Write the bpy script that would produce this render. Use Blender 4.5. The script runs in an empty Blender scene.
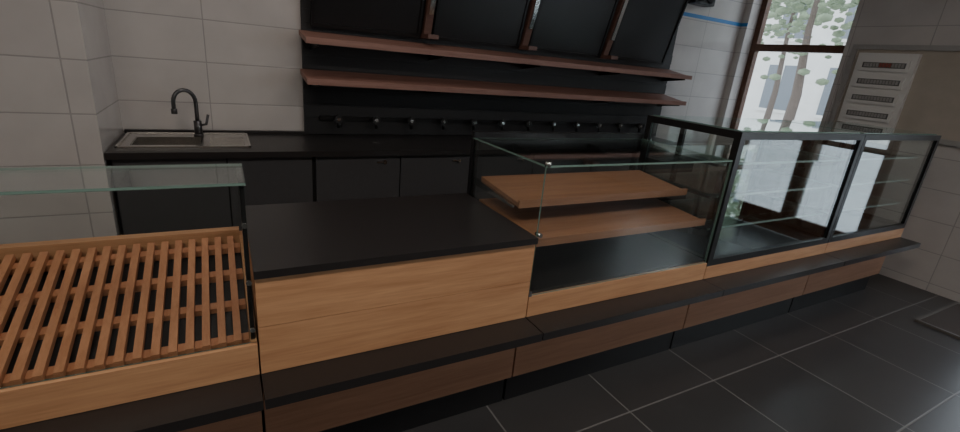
import bpy, bmesh, math, random
from mathutils import Vector, Matrix
random.seed(4)
S=bpy.context.scene

# ---------------------------------------------------------------- materials
def newmat(name):
    m=bpy.data.materials.new(name); m.use_nodes=True
    nt=m.node_tree
    return m,nt,nt.nodes,nt.links,nt.nodes['Principled BSDF']
def plain(name,col,rough=.5,metal=0,spec=.5,bump=0,bscale=60,var=0.0):
    m,nt,N,L,B=newmat(name)
    B.inputs['Base Color'].default_value=(*col,1); B.inputs['Roughness'].default_value=rough
    B.inputs['Metallic'].default_value=metal; B.inputs['Specular IOR Level'].default_value=spec
    tc=N.new('ShaderNodeTexCoord'); no=N.new('ShaderNodeTexNoise')
    no.inputs['Scale'].default_value=bscale; no.inputs['Detail'].default_value=4
    L.new(tc.outputs['Object'],no.inputs['Vector'])
    if bump:
        b=N.new('ShaderNodeBump'); b.inputs['Strength'].default_value=bump; b.inputs['Distance'].default_value=.002
        L.new(no.outputs['Fac'],b.inputs['Height']); L.new(b.outputs['Normal'],B.inputs['Normal'])
    if var:
        mx=N.new('ShaderNodeMix'); mx.data_type='RGBA'
        mx.inputs[6].default_value=(*[c*(1-var) for c in col],1); mx.inputs[7].default_value=(*[min(1,c*(1+var)) for c in col],1)
        L.new(no.outputs['Fac'],mx.inputs[0]); L.new(mx.outputs[2],B.inputs['Base Color'])
    return m
def wood(name,c1,c2,axis='X',rough=.5):
    m,nt,N,L,B=newmat(name)
    tc=N.new('ShaderNodeTexCoord'); mp=N.new('ShaderNodeMapping')
    sc={'X':(1.2,22,22),'Y':(22,1.2,22)}[axis]
    mp.inputs['Scale'].default_value=sc
    no=N.new('ShaderNodeTexNoise'); no.inputs['Scale'].default_value=1.6; no.inputs['Detail'].default_value=8; no.inputs['Distortion'].default_value=.6
    no2=N.new('ShaderNodeTexNoise'); no2.inputs['Scale'].default_value=8; no2.inputs['Detail'].default_value=4
    cr=N.new('ShaderNodeValToRGB'); cr.color_ramp.elements[0].position=.3; cr.color_ramp.elements[1].position=.7
    cr.color_ramp.elements[0].color=(*c1,1); cr.color_ramp.elements[1].color=(*c2,1)
    L.new(tc.outputs['Object'],mp.inputs[0]); L.new(mp.outputs[0],no.inputs['Vector']); L.new(mp.outputs[0],no2.inputs['Vector'])
    a=N.new('ShaderNodeMath'); a.operation='MULTIPLY_ADD'; a.inputs[1].default_value=.35
    s=N.new('ShaderNodeMath'); s.operation='MULTIPLY'; s.inputs[1].default_value=.68
    L.new(no.outputs['Fac'],s.inputs[0]); L.new(no2.outputs['Fac'],a.inputs[0]); L.new(s.outputs[0],a.inputs[2])
    L.new(a.outputs[0],cr.inputs[0]); L.new(cr.outputs[0],B.inputs['Base Color'])
    b=N.new('ShaderNodeBump'); b.inputs['Strength'].default_value=.15; b.inputs['Distance'].default_value=.001
    L.new(a.outputs[0],b.inputs['Height']); L.new(b.outputs[0],B.inputs['Normal'])
    B.inputs['Roughness'].default_value=rough
    return m
def tiles(name,ax,off,w,h,col,col2,mortar,ms,rough,var=60):
    m,nt,N,L,B=newmat(name)
    g=N.new('ShaderNodeNewGeometry'); sp=N.new('ShaderNodeSeparateXYZ'); cb=N.new('ShaderNodeCombineXYZ')
    L.new(g.outputs['Position'],sp.inputs[0])
    for i,(a,o) in enumerate(zip(ax,off)):
        ad=N.new('ShaderNodeMath'); ad.operation='SUBTRACT'; ad.inputs[1].default_value=o
        L.new(sp.outputs[a],ad.inputs[0]); L.new(ad.outputs[0],cb.inputs[i])
    br=N.new('ShaderNodeTexBrick'); br.offset=0; br.squash=1
    br.inputs['Scale'].default_value=1; br.inputs['Brick Width'].default_value=w; br.inputs['Row Height'].default_value=h
    br.inputs['Mortar Size'].default_value=ms; br.inputs['Mortar Smooth'].default_value=.3
    br.inputs['Color1'].default_value=(*col,1); br.inputs['Color2'].default_value=(*col2,1); br.inputs['Mortar'].default_value=(*mortar,1)
    L.new(cb.outputs[0],br.inputs['Vector'])
    no=N.new('ShaderNodeTexNoise'); no.inputs['Scale'].default_value=4; no.inputs['Detail'].default_value=8
    L.new(g.outputs['Position'],no.inputs['Vector'])
    hs=N.new('ShaderNodeHueSaturation'); mr=N.new('ShaderNodeMapRange'); mr.inputs[3].default_value=.86; mr.inputs[4].default_value=1.14
    L.new(no.outputs['Fac'],mr.inputs[0]); L.new(mr.outputs[0],hs.inputs['Value']); L.new(br.outputs['Color'],hs.inputs['Color'])
    L.new(hs.outputs[0],B.inputs['Base Color'])
    b=N.new('ShaderNodeBump'); b.inputs['Strength'].default_value=.4; b.inputs['Distance'].default_value=.003; b.invert=True
    L.new(br.outputs['Fac'],b.inputs['Height']); L.new(b.outputs[0],B.inputs['Normal'])
    B.inputs['Roughness'].default_value=rough
    return m
def glassmat(name,tint,base=.05,k=.9):
    m,nt,N,L,B=newmat(name); N.remove(B)
    out=[n for n in N if n.type=='OUTPUT_MATERIAL'][0]
    t=N.new('ShaderNodeBsdfTransparent'); t.inputs[0].default_value=(*tint,1)
    g=N.new('ShaderNodeBsdfGlossy'); g.inputs['Roughness'].default_value=.02; g.inputs[0].default_value=(.95,1,1,1)
    lw=N.new('ShaderNodeLayerWeight'); p=N.new('ShaderNodeMath'); p.operation='POWER'; p.inputs[1].default_value=4
    L.new(lw.outputs['Facing'],p.inputs[0])
    a=N.new('ShaderNodeMath'); a.operation='MULTIPLY_ADD'; a.inputs[1].default_value=k; a.inputs[2].default_value=base
    L.new(p.outputs[0],a.inputs[0])
    mx=N.new('ShaderNodeMixShader'); L.new(a.outputs[0],mx.inputs[0]); L.new(t.outputs[0],mx.inputs[1]); L.new(g.outputs[0],mx.inputs[2])
    L.new(mx.outputs[0],out.inputs[0])
    return m
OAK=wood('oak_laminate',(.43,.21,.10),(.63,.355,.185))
OAKD=wood('oak_laminate_shaded',(.29,.14,.08),(.43,.225,.135))  # same oak with the shade under the ledge put into its colour
SLAT=wood('slat_wood',(.43,.175,.085),(.62,.29,.15),'Y')
REDW=wood('red_shelf_wood',(.21,.105,.08),(.35,.19,.15))
BRK=wood('bracket_wood',(.10,.05,.038),(.17,.09,.07))
SHW=wood('display_shelf_wood',(.27,.12,.065),(.40,.20,.11))
BROWN=wood('window_frame_wood',(.08,.035,.02),(.15,.07,.04))
BLK=plain('black_laminate',(.022,.020,.020),.34,bump=.25,bscale=300,var=.2)
BLKP=plain('black_plinth',(.009,.009,.010),.5,var=.15)
BLKM=plain('black_metal',(.014,.014,.015),.35,metal=.3)
TAP=plain('gunmetal',(.10,.10,.105),.3,metal=.8)
PANEL=plain('black_wall_panel',(.018,.018,.020),.55,var=.15)
SCREEN=plain('black_board_face',(.011,.011,.012),.35,var=.1)
CAB=plain('anthracite_door',(.060,.060,.064),.5,var=.1)
STEEL=plain('brushed_steel',(.62,.60,.57),.25,metal=1,bump=.05,bscale=200)
CHROME=plain('chrome',(.75,.75,.75),.15,metal=1)
KNOB=plain('dark_knob',(.06,.06,.062),.3,metal=.5)
WHITE=plain('white_plastic',(.72,.71,.69),.4,var=.03)
BEIGE=plain('beige_plaster',(.44,.39,.33),.8,var=.12,bscale=9,bump=.2)
GREYP=plain('grey_paint',(.35,.34,.33),.6,var=.1)
SLOT=plain('grey_slot',(.13,.13,.13),.6,var=.1)
DARK=plain('dark_gap',(.01,.01,.01),.8)
RED=plain('red_switch',(.30,.09,.07),.4); BLUE=plain('blue_tape',(.03,.22,.55),.5)
MAT_=plain('mat_fibre',(.06,.045,.038),.95,bump=1,bscale=250,var=.4)
MATF=plain('mat_frame',(.12,.11,.10),.5)
CEIL=plain('ceiling_paint',(.6,.58,.55),.9,var=.03)
LEATH=plain('dark_brown_leather',(.035,.018,.012),.45,bump=.3,bscale=80,var=.2)
EDGE=plain('glass_edge',(.18,.28,.24),.12)
EDGEL=plain('shelf_glass_edge',(.62,.80,.78),.12)
CABF=plain('cabinet_base_gloss',(.10,.115,.135),.06,spec=.9)
GL=glassmat('clear_glass',(.965,.985,.975),.04,.8)
GLS=glassmat('shelf_glass',(.86,.93,.92),.26,.8)
GLR=glassmat('cabinet_glass',(.92,.95,.94),.18,.8)
GLW=glassmat('window_glass',(.97,.98,.98),.04,.5)
wt=((.58,.55,.53),(.555,.525,.51),(.40,.38,.37),.004,.22)
WT_B=tiles('wall_tile_back',('X','Z'),(-.067,1.07),.57,.25,*wt)
WT_R=tiles('wall_tile_side',('Y','Z'),(.1,1.07),.57,.25,*wt)
FT=tiles('floor_tile',('X','Y'),(1.561,1.155),.605,.605,(.046,.045,.046),(.054,.052,.052),(.17,.165,.16),.0045,.31)

# ---------------------------------------------------------------- mesh builder
class MB:
    def __init__(s): s.bm=bmesh.new(); s.mats=[]
    def mi(s,m):
        if m not in s.mats: s.mats.append(m)
        return s.mats.index(m)
    def box(s,x0,x1,y0,y1,z0,z1,m,bev=0):
        r=bmesh.ops.create_cube(s.bm,size=1)
        vs=r['verts']
        for v in vs:
            v.co=Vector(((x0+x1)/2+v.co.x*(x1-x0),(y0+y1)/2+v.co.y*(y1-y0),(z0+z1)/2+v.co.z*(z1-z0)))
        fs=set(f for v in vs for f in v.link_faces); i=s.mi(m)
        for f in fs: f.material_index=i
        if bev:
            es=list(set(e for v in vs for e in v.link_edges))
            rr=bmesh.ops.bevel(s.bm,geom=es,offset=bev,segments=2,affect='EDGES',profile=.5)
            vs=list(set(v for f in rr['faces'] for v in f.verts)|set(v for v in vs if v.is_valid))
            for v in vs:
                for f in v.link_faces: f.material_index=i
        return vs
    def pane(s,x0,x1,y0,y1,z0,z1,g=None,e=None):
        g=g or GL; e=e or EDGE
        d=[x1-x0,y1-y0,z1-z0]; ax=d.index(min(d))
        vs=s.box(x0,x1,y0,y1,z0,z1,g)
        ei=s.mi(e)
        for f in set(f for v in vs for f in v.link_faces):
            f.normal_update()
            if abs(f.normal[ax])<.5: f.material_index=ei
    def quadbox(s,pts,x0,x1,m):
        i=s.mi(m)
        a=[s.bm.verts.new((x0,p[0],p[1])) for p in pts]; b=[s.bm.verts.new((x1,p[0],p[1])) for p in pts]
        fs=[s.bm.faces.new(a),s.bm.faces.new(b[::-1])]
        n=len(pts)
        for k in range(n): fs.append(s.bm.faces.new((a[k],b[k],b[(k+1)%n],a[(k+1)%n])))
        for f in fs: f.material_index=i
    def cyl(s,c,r,h,m,axis='Z',seg=24,r2=None):
        M=Matrix.Translation(c)
        if axis=='X': M=M@Matrix.Rotation(math.pi/2,4,'Y')
        if axis=='Y': M=M@Matrix.Rotation(math.pi/2,4,'X')
        rr=bmesh.ops.create_cone(s.bm,cap_ends=True,segments=seg,radius1=r,radius2=r if r2 is None else r2,depth=h,matrix=M)
        i=s.mi(m)
        for f in set(f for v in rr['verts'] for f in v.link_faces):
            f.material_index=i
            if len(f.verts)==4: f.smooth=True
    def ball(s,c,r,m,sc=(1,1,1),sub=2):
        rr=bmesh.ops.create_icosphere(s.bm,subdivisions=sub,radius=r,matrix=Matrix.Translation(c)@Matrix.Diagonal((*sc,1)))
        i=s.mi(m)
        for f in set(f for v in rr['verts'] for f in v.link_faces): f.material_index=i; f.smooth=True
        return rr['verts']
    def tube(s,pts,r,m,seg=14):
        pts=[Vector(p) for p in pts]; i=s.mi(m); rings=[]
        ref=Vector((0.3,1,0.1)).normalized()
        for k,p in enumerate(pts):
            t=(pts[min(k+1,len(pts)-1)]-pts[max(k-1,0)]).normalized()
            u=t.cross(ref); 
            if u.length<.05: u=t.cross(Vector((1,0,0)))
            u.normalize(); w=t.cross(u); rr=r[k] if isinstance(r,list) else r
            rings.append([s.bm.verts.new(p+rr*(math.cos(a)*u+math.sin(a)*w)) for a in [2*math.pi*j/seg for j in range(seg)]])
        for a,b in zip(rings,rings[1:]):
            for j in range(seg):
                f=s.bm.faces.new((a[j],a[(j+1)%seg],b[(j+1)%seg],b[j])); f.material_index=i; f.smooth=True
        for rg in (rings[0],rings[-1]):
            f=s.bm.faces.new(rg); f.material_index=i
    def done(s,name,bev=0):
        bmesh.ops.recalc_face_normals(s.bm,faces=s.bm.faces[:])
        xs=[v.co for v in s.bm.verts]
        c=Vector(((min(v.x for v in xs)+max(v.x for v in xs))/2,(min(v.y for v in xs)+max(v.y for v in xs))/2,min(v.z for v in xs)))
        for v in s.bm.verts: v.co-=c
        me=bpy.data.meshes.new(name); s.bm.to_mesh(me); s.bm.free()
        for m in s.mats: me.materials.append(m)
        o=bpy.data.objects.new(name,me); o.location=c; S.collection.objects.link(o)
        if bev:
            b=o.modifiers.new('bevel','BEVEL'); b.width=bev; b.segments=2; b.limit_method='ANGLE'
        return o

# ---------------------------------------------------------------- room
XL,XR,YF,YB,ZC=-3.0,5.05,-2.6,3.5,3.0
b=MB(); b.box(XL-.3,XR+.3,YF-.3,YB+.3,-.1,0,FT); b.done('floor')
b=MB(); b.box(XL-.3,XR+.3,YF-.3,YB+.3,ZC,ZC+.1,CEIL); b.done('ceiling')
b=MB(); b.box(XL-.3,XR+.3,YB,YB+.3,0,ZC,WT_B); b.done('wall_back')
b=MB(); b.box(XL,-.54,2.88,YB,0,ZC,WT_B); b.done('wall_partition')
b=MB(); b.box(XL-.3,XR+.3,YF-.3,YF,0,ZC,GREYP); b.done('wall_front')
b=MB(); b.box(XL-.3,XL,YF,YB,0,ZC,WT_R); b.done('wall_left')
DY0,DY1=-.55,.98
holes=[(-2.3,-.75,.6,2.6),(DY0,DY1,0,2.25),(2.42,3.42,.95,2.75)]
def wr(y0,y1,z0,z1):
    b=MB(); b.box(XR,XR+.3,y0,y1,z0,z1,WT_R); b.done('wall_right')
y=YF
for (a,c,z0,z1) in holes:
    wr(y,a,0,ZC)
    if z0>0: wr(a,c,0,z0)
    wr(a,c,z1,ZC); y=c
wr(y,YB,0,ZC)

def window(name,y0,y1,z0,z1,mull=(),vm=()):
    b=MB(); X0,X1=5.20,5.27; t=.06
    b.box(X0,X1,y0,y0+t,z0,z1,BROWN); b.box(X0,X1,y1-t,y1,z0,z1,BROWN)
    b.box(X0,X1,y0+t,y1-t,z0,z0+t,BROWN); b.box(X0,X1,y0+t,y1-t,z1-t,z1,BROWN)
    for z in mull: b.box(X0-.01,X1,y0+t,y1-t,z-.035,z+.035,BROWN)
    for yy in vm: b.box(X0,X1,yy-.03,yy+.03,z0+t,z1-t,BROWN)
    b.box(5.233,5.238,y0+t,y1-t,z0+t,z1-t,GLW)
    b.done(name)
window('window_1',2.42,3.42,.95,2.75,mull=(1.89,))
window('added_window',-2.3,-.75,.6,2.6,vm=(-1.52,))  # second window is out of view, added as a light and reflection source
# glazed double door, out of view, added for daylight and glass reflections
b=MB()
b.box(5.18,5.26,DY0,DY0+.06,0,2.25,BROWN); b.box(5.18,5.26,DY1-.06,DY1,0,2.25,BROWN); b.box(5.18,5.26,DY0+.06,DY1-.06,2.18,2.25,BROWN)
ym=(DY0+DY1)/2
for (a,c) in ((DY0+.062,ym-.002),(ym+.002,DY1-.062)):
    b.box(5.19,5.24,a,c,.01,.22,BROWN); b.box(5.19,5.24,a,a+.07,.22,2.08,BROWN); b.box(5.19,5.24,c-.07,c,.22,2.08,BROWN)
    b.box(5.19,5.24,a,c,2.08,2.178,BROWN); b.box(5.195,5.235,a+.07,c-.07,1.0,1.05,BROWN); b.box(5.213,5.219,a+.07,c-.07,.22,2.08,GLW)
b.tube([(5.18,ym+.035,1.1),(5.13,ym+.035,1.1),(5.13,ym+.14,1.1)],.01,CHROME)
b.done('added_door')
b=MB(); b.box(4.06,XR-.001,YB-.004,YB,2.09,2.125,BLUE); b.box(XR-.004,XR,3.42,YB-.004,2.09,2.125,BLUE); b.done('trim_1')

# ---------------------------------------------------------------- outside
PAVE=plain('pavement',(.55,.54,.53),.9,var=.2,bscale=3); FAC=plain('facade_plaster',(.75,.73,.68),.9,var=.1,bscale=2)
WIN=plain('facade_window',(.16,.18,.20),.2,var=.1)
LEAF=plain('leaves',(.22,.27,.17),.8,var=.6,bscale=5); TRUNK=plain('bark',(.14,.11,.09),.9,var=.3)
b=MB(); b.box(5.36,40,-20,40,-.25,-.15,PAVE); b.done('street_pavement')
b=MB(); b.box(22,24,-22,38,-.148,7,FAC)
for k in range(23):
    for zz in (.6,3.6): 
        y0=-20.5+k*2.5
        b.box(21.95,22.01,y0,y0+1.3,zz,zz+1.9,WIN); b.box(21.90,22.0,y0-.1,y0+1.4,zz-.12,zz,FAC)
        b.box(21.93,21.97,y0+.62,y0+.68,zz,zz+1.9,FAC)
b.done('street_building')
for (tx,ty,h) in ((10,5.4,3.8),(12,8.1,4.0),(16.5,9.6,4.6),(13,-3.4,3.8),(10.5,-5.5,4.0)):
    b=MB(); b.tube([(tx,ty,-.145),(tx,ty,.4),(tx+.05,ty,1.4),(tx,ty+.1,h-1.2),(tx,ty+.1,h)],[.12,.11,.09,.06,.03],TRUNK)
    for k in range(420):
        b.ball((tx+random.gauss(0,.85),ty+random.gauss(0,.85),max(1.7,h+random.gauss(0,.85))),random.uniform(.04,.14),LEAF,sub=1,sc=(1,1,.6))
    b.done('street_tree')

# ---------------------------------------------------------------- back wall fittings
b=MB(); b.box(.5,4.05,3.47,3.5,.882,ZC-.02,PANEL)
for z in (1.0,1.1,1.2,1.33,1.43,1.62): b.box(.5,4.05,3.465,3.472,z,z+.085,PANEL)
b.done('wall_panel',bev=.002)
posts=[.50,1.36,2.22,3.10,3.93]
for k in range(4):
    x0,x1=posts[k]+.07,posts[k+1]-.07
    b=MB()
    def tl(t,off):
        y0,z0,y1,z1=3.44,1.63,3.25,2.38
        L_=math.hypot(y1-y0,z1-z0); n=(-(z1-z0)/L_,(y1-y0)/L_)
        return (y0+(y1-y0)*t+n[0]*off, z0+(z1-z0)*t+n[1]*off)
    b.quadbox([tl(0,0),tl(1,0),tl(1,.02),tl(0,.02)],x0,x1,SCREEN)
    b.quadbox([tl(0,-.01),tl(1,-.01),tl(1,.03),tl(0,.03)],x0-.02,x0,BLKM)
    b.quadbox([tl(0,-.01),tl(1,-.01),tl(1,.03),tl(0,.03)],x1,x1+.02,BLKM)
    b.quadbox([tl(-.03,-.01),tl(0,-.01),tl(0,.03),tl(-.03,.03)],x0-.02,x1+.02,BLKM)
    b.quadbox([(3.464,2.3),(3.464,2.36),(3.24,2.36),(3.26,2.3)],x0-.02,x0,BLKM)
    b.quadbox([(3.464,2.3),(3.464,2.36),(3.24,2.36),(3.26,2.3)],x1,x1+.02,BLKM)
    b.done('menu_board')
for xp in posts[1:4]:
    b=MB()
    b.box(xp-.04,xp+.04,3.28,3.464,1.60,1.63,BRK); b.quadbox([(3.40,1.63),(3.46,1.63),(3.26,2.30),(3.20,2.30)],xp-.028,xp+.028,BRK)
    b.quadbox([(3.34,1.76),(3.37,1.76),(3.25,2.15),(3.23,2.15)],xp-.018,xp+.018,CHROME)  # chrome strip put in for the white glare on the post
    b.done('board_glare_bracket')
for z in (1.52,1.275):
    b=MB()
    b.quadbox([(3.18,z-.03),(3.18,z),(3.464,z+.05),(3.464,z+.02)],.48,4.03,REDW)
    b.quadbox([(3.165,z-.030),(3.165,z+.008),(3.18,z+.008),(3.18,z-.030)],.48,4.03,REDW)
    for k in range(5):
        xx=.55+k*.855
        b.quadbox([(3.464,z-.07),(3.464,z+.02),(3.2,z-.028),(3.2,z-.04)],xx,xx+.012,BLKM)
    b.done('wall_shelf')
b=MB(); b.box(.6,3.9,3.452,3.464,.985,1.015,BLKM)
for k in range(12):
    xx=.72+k*.272
    b.cyl((xx,3.43,1.0),.012,.05,BLKM,'Y'); b.cyl((xx,3.40,1.0),.028,.025,KNOB,'Y'); b.cyl((xx,3.386,1.0),.012,.006,CHROME,'Y'); b.cyl((xx,3.40,.965),.012,.05,BLKM)
b.done('wall_tap_rail')
b=MB(); b.box(4.1,4.4,3.38,3.498,2.2,2.34,BLKM,bev=.01); b.cyl((4.18,3.375,2.27),.05,.012,DARK,'Y'); b.cyl((4.32,3.375,2.27),.05,.012,DARK,'Y'); b.done('wall_speaker')

# back counter
b=MB()
hx0,hx1,hy0,hy1=-.45,-.12,3.03,3.28
b.box(-.535,4.04,2.88,hy0,.845,.88,BLK); b.box(-.535,4.04,hy1,3.462,.845,.88,BLK)
b.box(-.535,hx0,hy0,hy1,.845,.88,BLK); b.box(hx1,4.04,hy0,hy1,.845,.88,BLK)
b.box(-.53,4.03,3.464,3.498,.845,.88,BLK); b.box(-.53,.498,3.462,3.498,.88,.90,BLK)
b.box(-.53,4.03,2.94,2.96,.1,.845,DARK); b.box(-.53,4.03,2.98,3.46,.0,.1,BLKP)
b.box(-.53,-.51,2.94,3.46,.1,.845,CAB); b.box(4.01,4.03,2.94,3.46,.1,.845,CAB); b.box(-.51,4.01,3.44,3.46,.1,.845,CAB); b.box(-.51,4.01,2.96,3.44,.1,.12,CAB)
edges=[-.52,.0,.46,.475,1.02,1.56,2.1,2.7,3.3,4.02]
for a,c in zip(edges,edges[1:]):
    if c-a<.1: continue
    b.box(a+.004,c-.004,2.915,2.94,.11,.84,CAB)
    if a>.4:
        b.cyl((c-.11,2.905,.80),.013,.02,CHROME,'Y'); b.box(c-.16,c-.12,2.905,2.915,.795,.805,CHROME)
b.done('back_counter')
# sink
b=MB(); z=.881
X0,X1,Y0,Y1=-.505,.13,2.96,3.41
b.box(X0,X1,Y0,hy0,z,z+.010,STEEL); b.box(X0,X1,hy1,Y1,z,z+.010,STEEL); b.box(X0,hx0,hy0,hy1,z,z+.010,STEEL); b.box(hx1,X1,hy0,hy1,z,z+.010,STEEL)
e=.003
b.box(hx0+e,hx0+2*e,hy0+e,hy1-e,.74,z+.01,STEEL); b.box(hx1-2*e,hx1-e,hy0+e,hy1-e,.74,z+.01,STEEL)
b.box(hx0+e,hx1-e,hy0+e,hy0+2*e,.74,z+.01,STEEL); b.box(hx0+e,hx1-e,hy1-2*e,hy1-e,.74,z+.01,STEEL); b.box(hx0+e,hx1-e,hy0+e,hy1-e,.737,.741,STEEL)
b.cyl((-.28,3.15,.744),.03,.006,DARK)
for k in range(7): b.box(-.08,.10,3.03+k*.035,3.04+k*.035,z+.010,z+.014,STEEL)
for (a0,a1,c0,c1) in ((X0,X1,Y0,Y0+.012),(X0,X1,Y1-.012,Y1),(X0,X0+.012,Y0,Y1),(X1-.012,X1,Y0,Y1)): b.box(a0,a1,c0,c1,z+.008,z+.016,STEEL)
b.done('kitchen_sink')
b=MB()
fx,fy,fz=-.14,3.335,.892
b.cyl((fx,fy,fz+.005),.028,.01,TAP); b.cyl((fx,fy,fz+.045),.022,.09,TAP)
pts=[(fx,fy,fz+.08),(fx,fy,fz+.20)]
for k in range(13):
    a=math.pi*k/12; r=.065
    pts.append((fx-.85*r*(1-math.cos(a)),fy-.4*r*(1-math.cos(a)),fz+.20+r*1.1*math.sin(a)))
l=pts[-1]; pts.append((l[0],l[1],l[2]-.05))
b.tube(pts,.0115,TAP); b.cyl((l[0],l[1],l[2]-.05),.016,.03,TAP)
b.tube([(fx,fy,fz+.06),(fx+.045,fy-.01,fz+.07),(fx+.06,fy-.01,fz+.13)],.008,TAP)
b.done('kitchen_faucet')

# ---------------------------------------------------------------- front counter modules
FY=1.36; BY=1.98
def base(b,x0,x1,ztop):
    b.box(x0+.004,x1-.004,1.447,1.93,0,.165,BLKP)
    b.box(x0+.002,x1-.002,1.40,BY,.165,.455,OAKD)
    b.box(x0,x1,1.235,BY,.455,.49,BLK)
    if ztop-.49>.2:
        m=.49+(ztop-.49)*.5
        b.box(x0,x1,FY,BY,.492,m-.001,OAK); b.box(x0+.003,x1-.003,FY+.003,BY-.004,m-.001,m+.001,DARK); b.box(x0,x1,FY,BY,m+.001,ztop,OAK)
    else: b.box(x0,x1,FY,BY,.492,ztop,OAK)
# left slatted bread case
x0,x1=-1.15,.04
b=MB(); base(b,x0,x1,.56)
b.box(x0,x1,FY,FY+.018,.56,.60,OAK)
b.quadbox([(FY+.018,.56),(FY+.018,.60),(BY,.745),(BY,.56)],x0,x0+.018,OAK)
b.quadbox([(FY+.018,.56),(FY+.018,.60),(BY,.745),(BY,.56)],x1-.018,x1,OAK)
b.box(x0+.018,x1-.018,BY-.04,BY,.56,.765,OAK)
b.quadbox([(FY+.02,.561),(FY+.02,.57),(BY-.04,.70),(BY-.04,.561)],x0+.02,x1-.02,BLK)
ya,za,yb,zb=1.40,.592,1.925,.735
L_=math.hypot(yb-ya,zb-za); ny,nz=-(zb-za)/L_,(yb-ya)/L_
for t in (.06,.35,.65,.94):
    yy=ya+(yb-ya)*t; zz=za+(zb-za)*t
    b.quadbox([(yy-.015,zz-.034),(yy+.015,zz-.027),(yy+.015,zz-.004),(yy-.015,zz-.011)],x0+.02,x1-.02,SLAT)
n=27; pit=(x1-x0-.05)/n
for k in range(n):
    xa=x0+.03+k*pit
    b.quadbox([(ya,za-.008),(yb,zb-.008),(yb+ny*.014,zb+nz*.014),(ya+ny*.014,za+nz*.014)],xa,xa+pit*.50,SLAT)
for xx in (x1-.016,x0+.004):
    b.box(xx,xx+.012,FY+.03,FY+.075,.60,1.10,BLKM)
    b.quadbox([(FY+.05,.92),(FY+.05,.95),(FY+.24,1.10),(FY+.24,1.075)],xx,xx+.012,BLKM)
    b.box(xx,xx+.012,FY+.03,FY+.24,1.085,1.10,BLKM)
    for zz in (.64,.80,.98): b.cyl((xx+.006,FY+.026,zz),.008,.012,CHROME,'Y')
b.pane(x0,x1,FY+.014,FY+.020,.60,1.10)
b.pane(x0,x1,FY+.014,FY+.25,1.101,1.108)
b.done('slatted_bread_display')
# serving counter
b=MB(); base(b,.045,1.04,.825)
b.box(.043,1.042,FY-.012,BY+.0,.825,.85,BLK)
b.box(.25,.31,1.392,1.402,.36,.385,GREYP)
b.done('serving_counter')
# middle glass case
x0,x1=1.045,2.17
b=MB(); base(b,x0,x1,.585)
b.box(x0+.005,x1-.005,FY+.02,BY,.585,.60,BLK)
zt=1.125
b.pane(x0+.004,x1-.004,FY+.006,FY+.012,.587,zt); b.pane(x0+.004,x0+.010,FY+.014,BY-.03,.60,zt); b.pane(x1-.010,x1-.004,FY+.014,BY-.03,.60,zt)
b.pane(x0+.004,x1-.004,FY+.006,BY-.01,zt,zt+.008)
b.box(x0,x0+.03,BY-.03,BY,.60,zt,BLKM); b.box(x1-.03,x1,BY-.03,BY,.60,zt,BLKM); b.box(x0,x1,BY-.03,BY,zt+.008,zt+.035,BLKM)
b.box(x0,x1,BY-.03,BY,.60,.63,BLKM)
b.cyl((x0+.02,FY+.02,.85),.009,.03,CHROME,'Y'); b.cyl((x0+.015,FY+.015,zt+.012),.012,.02,CHROME)
b.box(x0-.002,x0+.012,FY+.0,FY+.02,.585,.61,CHROME)
for (ya,za,yb,zb) in ((1.565,.925,1.90,.955),(1.42,.805,1.90,.84)):
    b.quadbox([(ya,za-.018),(ya,za),(yb,zb),(yb,zb-.018)],x0+.03,x1-.03,SHW)
    b.quadbox([(ya-.012,za-.022),(ya-.012,za+.012),(ya,za+.012),(ya,za-.022)],x0+.03,x1-.03,SHW)
    for xx in (x0+.018,x1-.026):
        b.quadbox([(ya+.02,za-.028),(ya+.02,za-.018),(BY-.03,zb-.012),(BY-.03,zb-.05)],xx,xx+.008,CHROME)
b.done('pastry_display_case')
# framed cabinets
for (x0,x1,nm) in ((2.175,3.385,'a'),(3.39,4.50,'b')):
    b=MB(); base(b,x0,x1,.565)
    b.box(x0+.01,x1-.01,FY+.02,BY-.01,.565,.58,CABF)
    t=.036; z0,z1=.565,1.27; yb=1.95
    for xx in (x0,x1-t):
        b.box(xx,xx+t,FY,FY+t,z0,z1,BLKM); b.box(xx,xx+t,yb-t,yb,z0,z1,BLKM)
        b.box(xx,xx+t,FY+t,yb-t,z0,z0+t,BLKM); b.box(xx,xx+t,FY+t,yb-t,z1-t,z1,BLKM)
    for yy in (FY,yb-t):
        b.box(x0+t,x1-t,yy,yy+t,z0,z0+t,BLKM); b.box(x0+t,x1-t,yy,yy+t,z1-t,z1,BLKM)
    b.pane(x0+t,x1-t,FY+.01,FY+.016,z0+t,z1-t,GLR); b.pane(x0+.011,x0+.017,FY+t,yb-t,z0+t,z1-t,GL); b.pane(x1-.017,x1-.011,FY+t,yb-t,z0+t,z1-t,GL)
    b.pane(x0+t*.6,x1-t*.6,FY+t*.6,yb-t*.6,z1,z1+.006,GLR)
    for zz in (.74,.92,1.09):
        b.pane(x0+.03,x1-.03,FY+.07,yb-.06,zz,zz+.012,GLS,EDGEL)
        for xx in (x0+.02,x1-.03):
            b.box(xx,xx+.012,FY+.10,yb-.05,zz-.012,zz,CHROME)
    xm=(x0+x1)/2
    b.box(xm-.014,xm+.014,yb-t,yb-.005,z0+t,z1-t,WHITE if nm=='a' else BLKM)
    b.box(x0+.30,x0+.32,yb-t,yb-.005,z0+t,z1-t,BLKM); b.box(x1-.32,x1-.30,yb-t,yb-.005,z0+t,z1-t,BLKM)
    b.pane(x0+t,x1-t,yb-.018,yb-.012,z0+t,z1-t,GL)
    b.done('glass_display_cabinet')

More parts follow.
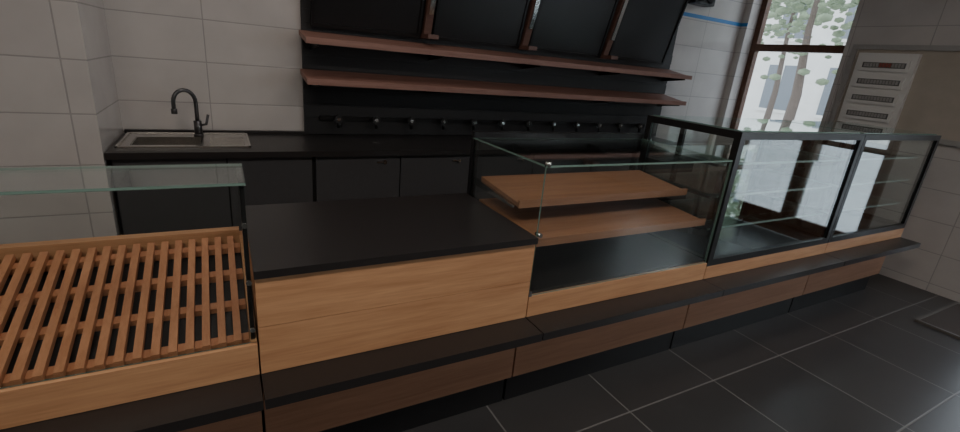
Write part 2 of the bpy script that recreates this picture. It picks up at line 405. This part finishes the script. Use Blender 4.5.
# ---------------------------------------------------------------- right wall fittings
D=-.003
b=MB()
b.box(5.02+D,5.05+D,1.25,2.34,1.18,1.22,GREYP); b.box(5.02+D,5.05+D,1.25,2.34,1.88,1.92,GREYP); b.box(5.02+D,5.05+D,2.30,2.34,1.22,1.88,GREYP); b.box(5.02+D,5.05+D,1.25,1.29,1.22,1.88,GREYP)
b.box(5.035+D,5.05+D,1.29,2.30,1.22,1.88,BEIGE)
b.box(4.99,5.035+D,1.83,2.26,1.25,1.85,WHITE)
for k in range(4):
    zz=1.29+k*.137
    b.box(4.975,4.992,1.87,2.22,zz,zz+.10,WHITE); b.box(4.972,4.978,1.89,2.20,zz+.028,zz+.072,SLOT)
    for j in range(13): b.box(4.966,4.974,1.90+j*.0225,1.917+j*.0225,zz+.034,zz+.066,(RED if (k==3 and 3<j<8) else GREYP))
b.done('electrical_panel')
b=MB(); b.box(4.25,4.95,.50,1.02,.0,.016,MAT_,bev=.004)
for (a0,a1,c0,c1) in ((4.23,4.97,.48,.51),(4.23,4.97,1.01,1.03),(4.23,4.25,.51,1.01),(4.94,4.97,.51,1.01)): b.box(a0,a1,c0,c1,0,.018,MATF)
b.done('door_mat')

# bar stool by the customer side
b=MB(); cx,cy=-.70,.60
b.cyl((cx,cy,.67),.18,.05,LEATH,seg=48); b.cyl((cx,cy,.70),.18,.012,LEATH,seg=48,r2=.165); b.cyl((cx,cy,.64),.15,.02,BLKM)
for k in range(4):
    a=math.pi/4+k*math.pi/2
    b.tube([(cx+.12*math.cos(a),cy+.12*math.sin(a),.64),(cx+.20*math.cos(a),cy+.20*math.sin(a),0.0)],.013,BLKM)
ring=[(cx+.172*math.cos(t*math.pi/12),cy+.172*math.sin(t*math.pi/12),.22) for t in range(25)]
b.tube(ring,.009,BLKM); b.done('bar_stool')

# ---------------------------------------------------------------- lights
def area(name,loc,rot,sx,sy,p,col):
    l=bpy.data.lights.new(name,'AREA'); l.shape='RECTANGLE'; l.size=sx; l.size_y=sy; l.energy=p; l.color=col
    o=bpy.data.objects.new(name,l); o.location=loc; o.rotation_euler=rot; S.collection.objects.link(o)
area('ceiling_light_1',(-.6,.0,2.96),(0,0,0),1.2,.4,31,(1,.89,.79))
area('ceiling_light_2',(2.0,-.1,2.96),(0,0,0),1.2,.4,27,(1,.90,.82))
area('ceiling_light_3',(.6,2.4,2.96),(0,0,0),1.2,.4,7,(1,.90,.82))
area('added_daylight_fill',(5.6,-1.52,1.7),(0,math.radians(90),0),2.2,1.5,70,(.88,.94,1))  # fill lamp added outside the unseen window, stands in for daylight
W=bpy.data.worlds.new('World'); S.world=W; W.use_nodes=True
N=W.node_tree.nodes; L=W.node_tree.links; bg=N['Background']
tc=N.new('ShaderNodeTexCoord'); sp=N.new('ShaderNodeSeparateXYZ'); cr=N.new('ShaderNodeValToRGB')
L.new(tc.outputs['Generated'],sp.inputs[0]); L.new(sp.outputs['Z'],cr.inputs[0]); L.new(cr.outputs[0],bg.inputs[0])
cr.color_ramp.elements[0].color=(.80,.86,.93,1); cr.color_ramp.elements[1].color=(.70,.82,.98,1); bg.inputs[1].default_value=3.4

# ---------------------------------------------------------------- camera
f=463.
P=Vector((480,216))
def dr(u,v): return Vector((u-P.x,v-P.y,f)).normalized()
Dn=dr(350,1600); Xw=dr(1344,141); Xw=(Xw-Dn*Xw.dot(Dn)).normalized(); Yw=Xw.cross(Dn)*-1
if Yw.z<0: Yw=-Yw
def w(i): return Vector((Xw[i],Yw[i],-Dn[i]))
r=w(0); u=-w(1); bk=-w(2)
M=Matrix(((r.x,u.x,bk.x,0),(r.y,u.y,bk.y,0),(r.z,u.z,bk.z,1.48),(0,0,0,1)))
cam=bpy.data.cameras.new('camera'); cam.sensor_width=36; cam.lens=f/960*36; cam.clip_start=.02
co=bpy.data.objects.new('camera',cam); S.collection.objects.link(co); co.matrix_world=M; S.camera=co
